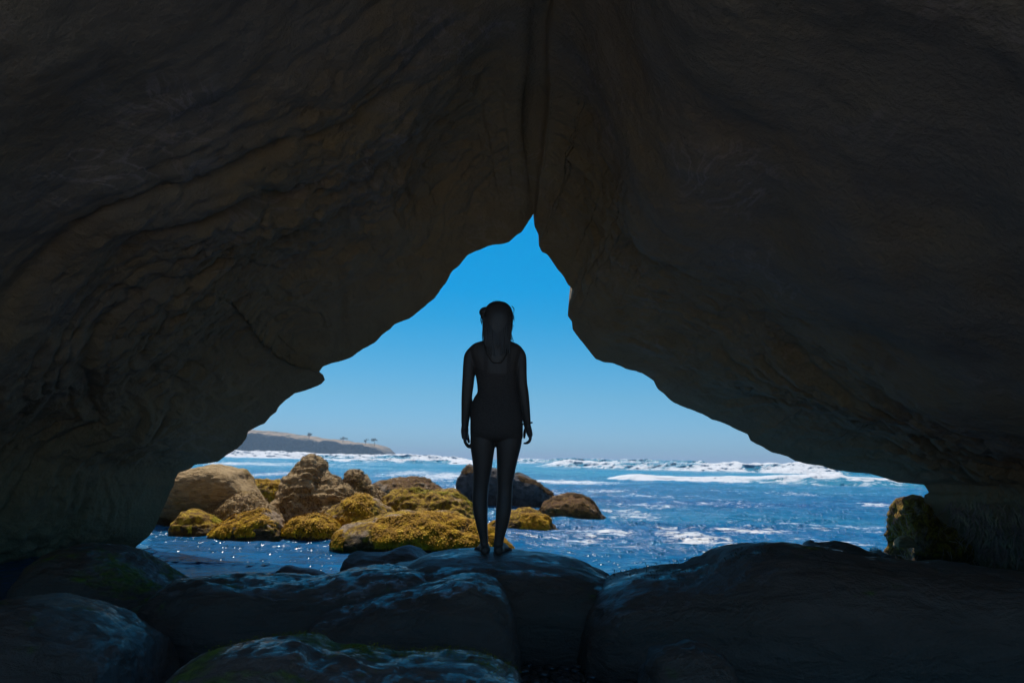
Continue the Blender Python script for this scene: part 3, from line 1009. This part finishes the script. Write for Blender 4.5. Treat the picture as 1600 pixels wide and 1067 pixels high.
def pebbles():
    rng = np.random.default_rng(9)
    bm = bmesh.new()
    bmesh.ops.create_icosphere(bm, subdivisions=2, radius=1)
    bv = np.array([v.co[:] for v in bm.verts])
    bf = np.array([[v.index for v in f.verts] for f in bm.faces])
    bm.free()
    V, T = [], []
    n = 1500
    for i in range(n):
        x, y = rng.uniform(-0.25, 1.3), rng.uniform(3.3, 4.6)
        r = rng.uniform(0.012, 0.04)
        sc = np.array([r * rng.uniform(.8, 1.5), r * rng.uniform(.8, 1.3), r * rng.uniform(.45, .8)])
        a = rng.uniform(0, 6.28)
        w = bv * sc * (1 + 0.15 * vnoise(bv * 1.4 + i * 3.1, 2)[:, None])
        w = np.stack([w[:, 0] * math.cos(a) - w[:, 1] * math.sin(a), w[:, 0] * math.sin(a) + w[:, 1] * math.cos(a), w[:, 2]], -1)
        T.append(bf + len(bv) * i)
        V.append(w + np.array([x, y, 0.005 + rng.uniform(-0.01, 0.03)]))
    o = mesh_np("pebbles", np.vstack(V), np.vstack(T), mat_plain("wet pebble", (0.05, 0.048, 0.045), 0.12, 0.6, 9, 0.5))
    tag(o, "wet pebbles glinting blue between the boulders at the bottom of the picture", "pebbles", kind="stuff")


pebbles()

# ------------------------------------------------------------------ the woman
PD = 5.26


def W(px, py):
    p = at(px, py, PD)
    return p[0], p[2]


class Soup:
    def __init__(self):
        self.V, self.F = [], []

    def loft(self, rings):
        """rings: closed loops (k,3) joined in order, capped"""
        base = len(self.V)
        k = len(rings[0])
        for r in rings:
            self.V.extend([tuple(p) for p in r])
        for i in range(len(rings) - 1):
            for j in range(k):
                a, b = base + i * k + j, base + i * k + (j + 1) % k
                self.F.append((a, b, b + k, a + k))
        self.F.append(tuple(base + j for j in range(k))[::-1])
        self.F.append(tuple(base + (len(rings) - 1) * k + j for j in range(k)))

    def sections(self, secs, k=28, pw=2.0):
        """horizontal elliptical sections (px left, px right, py, half depth, y offset)"""
        rings = []
        S = np.array(secs, float)
        S = catmull_rows(S, 5)
        for L, R, py, hd, yo in S:
            x0, z0 = W(L, py)
            x1, z1 = W(R, py)
            a = np.linspace(0, 2 * math.pi, k, endpoint=False)
            ca, sa = np.cos(a), np.sin(a)
            e = 2.0 / pw
            cx = np.sign(ca) * np.abs(ca) ** e
            cy = np.sign(sa) * np.abs(sa) ** e
            rings.append(np.stack([(x0 + x1) / 2 + cx * (x1 - x0) / 2, PD + yo + cy * hd, np.full(k, (z0 + z1) / 2)], -1))
        self.loft(rings)

    def tube(self, pts, rad, k=14, sub=4):
        P = np.hstack([np.array(pts, float), np.array(rad, float)[:, None]])
        P = catmull_rows(P, sub)
        C, R = P[:, :3], P[:, 3]
        T = np.gradient(C, axis=0)
        T /= np.linalg.norm(T, axis=1, keepdims=True) + 1e-9
        ref = np.array([0.3, 0.9, 0.2])
        a = np.linspace(0, 2 * math.pi, k, endpoint=False)
        rings = []
        # rounded ends
        def ring(c, t, r):
            s = np.cross(t, ref)
            s /= np.linalg.norm(s) + 1e-9
            u = np.cross(s, t)
            return c + r * (np.cos(a)[:, None] * s + np.sin(a)[:, None] * u)
        for f in (0.95, 0.7, 0.35):
            rings.append(ring(C[0] - T[0] * R[0] * f, T[0], R[0] * math.sqrt(1 - f * f)))
        for c, t, r in zip(C, T, R):
            rings.append(ring(c, t, r))
        for f in (0.35, 0.7, 0.95):
            rings.append(ring(C[-1] + T[-1] * R[-1] * f, T[-1], R[-1] * math.sqrt(1 - f * f)))
        self.loft(rings)

    def ball(self, c, r, yaw=0.0, k=20):
        rings = []
        for i in range(1, 12):
            b = -math.pi / 2 + math.pi * i / 12
            a = np.linspace(0, 2 * math.pi, k, endpoint=False)
            p = np.stack([np.cos(a) * math.cos(b) * r[0], np.sin(a) * math.cos(b) * r[1], np.full(k, math.sin(b) * r[2])], -1)
            p = np.stack([p[:, 0] * math.cos(yaw) - p[:, 1] * math.sin(yaw), p[:, 0] * math.sin(yaw) + p[:, 1] * math.cos(yaw), p[:, 2]], -1)
            rings.append(p + np.array(c))
        self.loft(rings)

    def mesh(self, name):
        me = bpy.data.meshes.new(name)
        me.from_pydata(self.V, [], self.F)
        bm = bmesh.new()
        bm.from_mesh(me)
        bmesh.ops.recalc_face_normals(bm, faces=bm.faces)
        bm.to_mesh(me)
        bm.free()
        return me


def catmull_rows(S, sub):
    S = np.vstack([2 * S[0] - S[1], S, 2 * S[-1] - S[-2]])
    out = []
    for i in range(1, len(S) - 2):
        for q in range(sub):
            t = q / sub
            p0, p1, p2, p3 = S[i - 1], S[i], S[i + 1], S[i + 2]
            out.append(0.5 * (2 * p1 + (p2 - p0) * t + (2 * p0 - 5 * p1 + 4 * p2 - p3) * t * t + (3 * p1 - p0 - 3 * p2 + p3) * t ** 3))
    out.append(S[-2])
    return np.array(out)


def remeshed(me, voxel, smooth_it, name):
    o = bpy.data.objects.new("tmp", me)
    COL.objects.link(o)
    r = o.modifiers.new("r", 'REMESH')
    r.mode = 'VOXEL'
    r.voxel_size = voxel
    r.use_smooth_shade = True
    if smooth_it:
        s = o.modifiers.new("s", 'SMOOTH')
        s.factor = 0.5
        s.iterations = smooth_it
    dg = bpy.context.evaluated_depsgraph_get()
    m2 = bpy.data.meshes.new_from_object(o.evaluated_get(dg))
    bpy.data.objects.remove(o)
    m2.name = name
    for p in m2.polygons:
        p.use_smooth = True
    return m2


def build_person():
    root_z = 0.0
    S = Soup()
    # torso from shoulders to crotch
    S.sections([(761, 793, 526, .050, .0), (760, 795, 531, .054, .0), (752, 801, 534, .060, -.005), (741, 810, 538, .068, -.008),
                (735, 815, 544, .078, -.008), (734, 814, 555, .092, -.002), (738, 811, 568, .102, .008), (742, 808.5, 580, .104, .012),
                (744.5, 808.4, 592, .096, .010), (746.2, 807.6, 604, .086, .006), (746.2, 808, 614, .084, .0), (741, 811, 623, .092, -.006),
                (737.5, 813, 634, .102, -.014), (735.5, 816, 648, .112, -.022), (735, 817, 662, .118, -.028), (735, 817, 674, .114, -.028),
                (735.5, 816.5, 684, .098, -.02), (740, 811, 690, .07, -.01)], pw=2.3)
    # legs
    S.sections([(736, 774.5, 672, .085, -.012), (735, 773.4, 688, .092, -.012), (735.2, 773, 699, .092, -.008), (737, 771.2, 713, .089, -.002), (739, 768.8, 730, .083, .004),
                (739.3, 765.5, 748, .073, .008), (738.6, 763.5, 763, .065, .008), (738, 762.5, 775, .062, .0), (738.6, 762.3, 790, .063, -.010),
                (741, 762, 806, .060, -.014), (745, 762, 824, .049, -.010), (749, 762.6, 840, .038, -.002), (750.6, 763.2, 850, .036, .0),
                (750.4, 765, 857, .040, .004), (750.2, 766, 862.3, .042, .006)], k=24)
    S.sections([(773.5, 816, 672, .085, -.012), (774.2, 815.5, 688, .092, -.012), (775.4, 813.5, 700, .092, -.008), (776, 810, 714, .089, -.002), (776.4, 806, 732, .083, .004),
                (776.6, 802.5, 750, .073, .008), (776.8, 801, 765, .065, .008), (776, 800.4, 778, .062, .0), (775.2, 799.8, 790, .063, -.010),
                (774.4, 797, 807, .060, -.014), (773.6, 792.5, 825, .049, -.010), (772.2, 787.4, 842, .038, -.002), (771.6, 786.6, 851, .036, .0),
                (771.4, 787.6, 857, .040, .004), (771, 788.4, 862.3, .042, .006)], k=24)
    # feet: heel towards the camera, toes out to sea
    for (hx, tx) in ((758, 752), (779.5, 788)):
        x, z = W(hx, 860.5)
        xt, zt = W(tx, 860.5)
        S.tube([(x, PD - .035, z + .008), (x, PD + .01, z + .016), (x + (xt - x) * .4, PD + .08, z + .012), (xt, PD + .14, z + .0)], [.030, .033, .036, .032])
        for t in range(5):
            s = -1 if tx < hx else 1
            off = (t - 1.7) * .017 * s
            S.tube([(xt + off, PD + .145, z - .004), (xt + off, PD + .20 - .010 * abs(t - 0.6), z - .011)], [.013, .0105 if t else .013])
    # arms
    def arm(secs, k=20):
        pts, rad = [], []
        for L, R, py, yo in secs:
            x0, z0 = W(L, py)
            x1, z1 = W(R, py)
            pts.append(((x0 + x1) / 2, PD + yo, (z0 + z1) / 2))
            rad.append((x1 - x0) / 2)
        S.tube(pts, rad, k)
        return pts[-1]
    arm([(733, 750, 547, -.005), (725.5, 742.5, 556, -.005), (723.6, 741.8, 570, -.008), (722.8, 741.6, 585, -.008), (721.9, 740.6, 600, -.006), (721.2, 738.6, 613, .0),
         (720.7, 737.3, 627, .008), (720.5, 735.4, 643, .018), (720.3, 733.0, 657, .026), (720.6, 732.0, 665, .03)])
    arm([(799, 816, 547, -.005), (806.5, 822.0, 556, -.005), (806.2, 823, 570, -.008), (806.8, 823.2, 585, -.008), (807.8, 824.0, 600, -.006), (809.6, 826, 613, .0),
         (811.6, 827.4, 627, .008), (814.0, 828.6, 643, .018), (817, 829.4, 657, .026), (818.2, 829.6, 664, .03)])

    def hand(palm, thumb, fingers):
        """palm: two pixel points with radii; each finger a chain of pixel points with a depth offset"""
        for ch, rad in palm + [thumb] + fingers:
            pts = []
            for px, py, yo in ch:
                x, z = W(px, py)
                pts.append((x, PD + yo, z))
            S.tube(pts, rad, 12)
    # left hand hangs in front of the thigh edge, fingers curling in
    hand([([(726.3, 664, .025), (725.5, 673, .03), (725.8, 682, .034)], [.024, .025, .022]),
          ([(726.3, 664, .045), (725.8, 673, .056), (726, 682, .062)], [.022, .025, .022]),
          ([(726.0, 668, .03), (725.6, 676, .01), (726, 682, .005)], [.020, .020, .017])],
         ([(727, 668, .06), (728.5, 676, .088), (730, 684, .098), (731.5, 690, .098)], [.012, .0115, .0105, .009]),
         [([(724.6, 682, -.005), (726.2, 688, -.010), (729.5, 693, -.008), (732.6, 695.4, -.002)], [.0085, .0082, .0075, .0065]),
          ([(724.9, 683, .016), (726.4, 691, .012), (730.4, 696.5, .014), (734.2, 698.3, .02)], [.0092, .0088, .0082, .007]),
          ([(725.2, 683, .038), (726.8, 692, .038), (730.6, 697.5, .04), (734.6, 699, .046)], [.0095, .009, .0084, .0072]),
          ([(725.6, 683, .060), (727.2, 691, .064), (730.6, 696, .068), (733.6, 698, .072)], [.0092, .0088, .0082, .007])])
    hand([([(824, 664, .025), (826.5, 672, .03), (828.6, 679, .034)], [.023, .022, .018]),
          ([(824, 664, .045), (826.3, 672, .054), (828.2, 679, .060)], [.022, .022, .018]),
          ([(824.2, 667, .03), (826.5, 674, .01), (828, 679, .006)], [.019, .018, .015])],
         ([(822.8, 666, .06), (820.8, 672, .086), (819.8, 678, .094), (819.6, 683, .09)], [.012, .0112, .010, .0085]),
         [([(829, 679, -.005), (828.8, 685, -.010), (826.2, 689, -.008), (823.4, 690.4, -.002)], [.0085, .008, .0073, .0064]),
          ([(829.2, 680, .016), (828.8, 687, .012), (825.6, 691, .014), (822, 692, .02)], [.009, .0085, .0078, .0068]),
          ([(829, 680, .038), (828.6, 687.6, .038), (825, 691.6, .04), (820.6, 692.6, .046)], [.0092, .0086, .008, .0068]),
          ([(828.6, 680, .058), (828, 686.6, .062), (824.6, 690.6, .066), (819.2, 692.2, .07)], [.009, .0084, .0077, .0066])])
    # neck and head; the face looks out to sea, turned a little to the right
    S.sections([(763, 793, 512, .05, .008), (764, 792, 522, .05, .002), (760, 796, 534, .056, -.004)], k=20)
    hx, hz = W(779.5, 499)
    yaw = -0.35
    S.ball((hx, PD + .012, hz + .018), (.074, .092, .098), yaw)
    S.ball((hx + .012, PD + .045, hz - .035), (.058, .06, .075), yaw)         # face and jaw
    fx, fy = math.sin(-yaw), math.cos(yaw)

    def face(a, b, c):      # a right, b forward, c up, in the head's own frame
        return (hx + a * fy + b * fx, PD + .012 + b * fy - a * fx, hz + c)
    S.tube([face(0, .092, .012), face(0, .110, -.018), face(0, .098, -.032)], [.008, .012, .011], 10)   # nose
    S.tube([face(-.022, .090, -.060), face(0, .100, -.058), face(.022, .090, -.060)], [.006, .009, .006], 10)   # lips
    S.ball(face(0, .088, -.088), (.022, .02, .018), yaw)                       # chin
    for s in (-1, 1):
        S.tube([face(s * .02, .088, .022), face(s * .045, .078, .020)], [.008, .007], 10)               # brow
        S.tube([face(s * .074, .0, .015), face(s * .086, -.008, .0), face(s * .078, .0, -.028)], [.010, .011, .009], 10)   # ear
    body = remeshed(S.mesh("body_soup"), .0048, 3, "person")
    # put the origin at her feet
    ox, oz = W(769, 863)
    org = Vector((ox, PD, oz))
    body.transform(Matrix.Translation(-org))
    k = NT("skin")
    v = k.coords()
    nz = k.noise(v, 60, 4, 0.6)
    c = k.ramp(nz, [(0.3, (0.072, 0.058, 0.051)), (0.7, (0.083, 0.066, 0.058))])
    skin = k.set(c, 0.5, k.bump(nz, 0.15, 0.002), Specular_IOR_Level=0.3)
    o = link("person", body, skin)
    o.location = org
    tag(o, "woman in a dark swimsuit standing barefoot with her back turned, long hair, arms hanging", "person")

    def child(name, me, mat):
        me.transform(Matrix.Translation(-org))
        return link(name, me, mat, o)
    # hair: falls from the crown to the shoulders, with a knot at the left and loose strands
    H = Soup()
    H.sections([(773, 784, 471.6, .025, -.005), (767, 791, 474, .055, -.008), (761, 797, 479, .082, -.010), (757.5, 800.5, 486, .097, -.014), (755.6, 801.8, 494, .099, -.022),
                (755.2, 801.6, 503, .088, -.034), (755.2, 800.6, 512, .075, -.045), (755.0, 799.6, 521, .062, -.055), (755.2, 798.6, 529, .052, -.065),
                (756, 797.6, 538, .038, -.080), (759, 795, 550, .026, -.088), (764, 789, 562, .018, -.094), (770, 783, 570, .008, -.100)], k=40, pw=2.2)
    kx, kz = W(759.5, 489)
    H.ball((kx - .003, PD - .02, kz), (.043, .045, .037))
    kx, kz = W(757, 494)
    H.ball((kx, PD - .02, kz), (.026, .034, .03))
    rs = random.Random(4)
    for i in range(46):
        x0 = 757 + 41 * i / 45 + rs.uniform(-.6, .6)
        H.tube([(W(x0, 500)[0], PD - .105 + .03 * abs(i / 45 - .5), W(x0, 500)[1]), (W(x0 + rs.uniform(-1, 1), 520)[0], PD - .11, W(x0, 520)[1]),
                (W(x0 * .9 + 77.8 + rs.uniform(-1.5, 1.5), 540 + rs.uniform(-4, 18))[0], PD - .118, W(x0, 545 + rs.uniform(-4, 14))[1])], [.006, .006, .003], 7, 3)
    for chain in ([(752, 495), (751.6, 502), (753.2, 509)], [(753.6, 496), (753.4, 503), (752.8, 507)], [(755.6, 506), (754.4, 518), (754, 529), (754.8, 535)],
                  [(800, 512), (798.6, 521), (800, 528), (802.6, 535)], [(799, 517), (797.8, 525), (799, 531), (800.4, 534)], [(800, 480), (803, 484), (802.6, 490)]):
        pts = [(W(a, b)[0], PD - .03, W(a, b)[1]) for a, b in chain]
        H.tube(pts, [.0032] * (len(pts) - 1) + [.0015], 6, 4)
    for i in range(70):
        a = rs.uniform(-0.5, 3.6)
        x, y = 778.5 + 23 * math.cos(a), 497 - 25 * math.sin(a) * (1 if math.sin(a) > 0 else 1.2)
        dx, dy = rs.uniform(-1.2, 1.2), rs.uniform(3, 9)
        o_ = rs.uniform(0.4, 2.2)
        p = [(x - math.cos(a) * 3, y - 1), (x + math.cos(a) * o_, y - math.sin(a) * o_ * .6 + dy * .4), (x + dx + math.cos(a) * o_ * .8, y + dy)]
        H.tube([(W(u, v_)[0], PD - .03 + rs.uniform(-.03, .03), W(u, v_)[1]) for u, v_ in p], [.0012, .0012, .0006], 5, 4)
    hm = H.mesh("hair")
    for p in hm.polygons:
        p.use_smooth = True
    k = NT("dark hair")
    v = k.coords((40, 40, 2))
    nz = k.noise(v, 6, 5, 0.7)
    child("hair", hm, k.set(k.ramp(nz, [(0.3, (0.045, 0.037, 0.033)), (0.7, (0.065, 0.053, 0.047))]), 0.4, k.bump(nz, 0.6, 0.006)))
    # swimsuit: the torso surface lifted off the skin
    co = np.empty(len(body.vertices) * 3)
    body.vertices.foreach_get("co", co)
    co = co.reshape(-1, 3) + np.array(org)
    no = np.empty(len(body.vertices) * 3)
    body.vertices.foreach_get("normal", no)
    no = no.reshape(-1, 3)
    zs = lambda py: W(775, py)[1]
    xl = np.interp(co[:, 2], [zs(700), zs(680), zs(650), zs(626), zs(613), zs(590), zs(570), zs(550)], [W(a, b)[0] for a, b in
                   ((760, 700), (742, 680), (737.5, 650), (739, 626), (744, 613), (743.5, 590), (743.5, 570), (748, 550))])
    xr = np.interp(co[:, 2], [zs(700), zs(680), zs(650), zs(626), zs(613), zs(590), zs(570), zs(550)], [W(a, b)[0] for a, b in
                   ((790, 700), (808, 680), (812.5, 650), (811, 626), (808, 613), (807, 590), (805.5, 570), (801, 550))])
    xc = W(776, 620)[0]
    leg_cut = zs(690) + np.clip(np.abs(co[:, 0] - xc) - .02, 0, 1) * 0.42
    back = co[:, 1] < PD
    neck_cut = np.where(back, zs(585) + np.clip(np.abs(co[:, 0] - xc) - .05, 0, 1) * 0.5, zs(562))
    inn = (co[:, 0] > xl - .012) & (co[:, 0] < xr + .012) & (co[:, 2] > leg_cut) & (co[:, 2] < neck_cut)
    strap = (np.abs(np.abs(co[:, 0] - xc) - .075) < .013) & (co[:, 2] >= zs(592)) & (co[:, 2] < zs(530))
    inn |= strap
    P4 = [tuple(p.vertices) for p in body.polygons]
    keep = [f for f in P4 if all(inn[i] for i in f)]
    used = sorted({i for f in keep for i in f})
    remap = {i: j for j, i in enumerate(used)}
    sv = co[used] + no[used] * .0028
    me = bpy.data.meshes.new("swimsuit")
    me.from_pydata([tuple(p) for p in sv], [], [tuple(remap[i] for i in f) for f in keep])
    for p in me.polygons:
        p.use_smooth = True
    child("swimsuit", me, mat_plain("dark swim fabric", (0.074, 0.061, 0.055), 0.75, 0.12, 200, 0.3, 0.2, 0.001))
    # bead bracelet on the right wrist
    B = Soup()
    bx, bz = W(824.2, 661)
    for i in range(18):
        a = 2 * math.pi * i / 18
        B.ball((bx + .030 * math.cos(a), PD + .03 + .030 * math.sin(a), bz + .006 * math.cos(a)), (.0055, .0055, .0055), 0, 8)
    child("bracelet", B.mesh("bracelet"), mat_plain("beads", (0.05, 0.045, 0.04), 0.4, 0.5))
    # eyes
    me_ = mat_plain("eye", (0.5, 0.48, 0.45), 0.2, 0.5)
    for s in (-1, 1):
        E = Soup()
        E.ball(face(s * .031, .080, .004), (.012, .012, .010), yaw, 12)
        child("eye", E.mesh("eye"), me_)


build_person()

# ------------------------------------------------------------------ sea air
def build_haze():
    hv = bpy.data.materials.new("sea haze")
    hv.use_nodes = True
    t = hv.node_tree
    t.nodes.remove(t.nodes["Principled BSDF"])
    pv = t.nodes.new("ShaderNodeVolumePrincipled")
    pv.inputs["Density"].default_value = 0.0006
    pv.inputs["Color"].default_value = (0.60, 0.80, 1.0, 1)
    t.links.new(pv.outputs[0], t.nodes["Material Output"].inputs["Volume"])
    a, b = (-10500, -400, -4.0), (10500, 9600, 24.0)
    V = [(x, y, z) for x in (a[0], b[0]) for y in (a[1], b[1]) for z in (a[2], b[2])]
    Fq = [(0, 1, 3, 2), (4, 6, 7, 5), (0, 4, 5, 1), (2, 3, 7, 6), (0, 2, 6, 4), (1, 5, 7, 3)]
    o = mesh_np("haze", np.array(V, float), np.array(Fq), hv, None, False)
    tag(o, "thin sea haze that pales the headland and the horizon", "haze", kind="stuff")


build_haze()

# ------------------------------------------------------------------ light
SUN_EL, SUN_AZ = math.radians(63), math.radians(-17)      # azimuth from +Y towards +X
sd = Vector((math.sin(SUN_AZ) * math.cos(SUN_EL), math.cos(SUN_AZ) * math.cos(SUN_EL), math.sin(SUN_EL)))
ld = bpy.data.lights.new("sun", 'SUN')
ld.energy = 5.0
ld.angle = math.radians(0.53)
ld.color = (1.0, 0.95, 0.87)
lo = bpy.data.objects.new("sun", ld)
COL.objects.link(lo)
lo.rotation_euler = sd.to_track_quat('Z', 'Y').to_euler()
lo.location = (0, 0, 60)

wd = bpy.data.worlds.new("World")
SC.world = wd
wd.use_nodes = True
nt = wd.node_tree
bg = nt.nodes["Background"]
sky = nt.nodes.new("ShaderNodeTexSky")
sky.sky_type = 'NISHITA'
sky.sun_disc = False
sky.sun_elevation = SUN_EL
sky.sun_rotation = SUN_AZ
sky.air_density = 1.0
sky.dust_density = 0.2
sky.ozone_density = 3.0
tcw = nt.nodes.new("ShaderNodeTexCoord")
spw = nt.nodes.new("ShaderNodeSeparateXYZ")
nt.links.new(tcw.outputs["Generated"], spw.inputs[0])
rw = nt.nodes.new("ShaderNodeValToRGB")
stops = [(0.0, (.27, .55, 1.0)), (.03, (.30, .575, .96)), (.078, (.26, .585, .83)), (.125, (.16, .60, .83)), (.172, (.055, .61, .86)),
         (.21, (.006, .63, .92)), (.29, (.0, .70, .98)), (.40, (.40, .80, 1.0)), (.8, (.85, .93, 1.0))]
el = rw.color_ramp.elements
while len(el) < len(stops):
    el.new(0.5)
for e_, (p_, c_) in zip(el, stops):
    e_.position = p_
    e_.color = (*c_, 1)
nt.links.new(spw.outputs[2], rw.inputs["Fac"])
mw = nt.nodes.new("ShaderNodeMix")
mw.data_type = 'RGBA'
mw.blend_type = 'MULTIPLY'
mw.inputs[0].default_value = 1.0
nt.links.new(sky.outputs[0], mw.inputs[6])
nt.links.new(rw.outputs["Color"], mw.inputs[7])
nt.links.new(mw.outputs[2], bg.inputs["Color"])
bg.inputs["Strength"].default_value = 0.112

SC.view_settings.view_transform = 'Standard'
SC.view_settings.look = 'None'
SC.view_settings.exposure = 0.0
SC.view_settings.gamma = 1.0
SC.cycles.use_denoising = True
SC.cycles.max_bounces = 8
SC.cycles.diffuse_bounces = 6
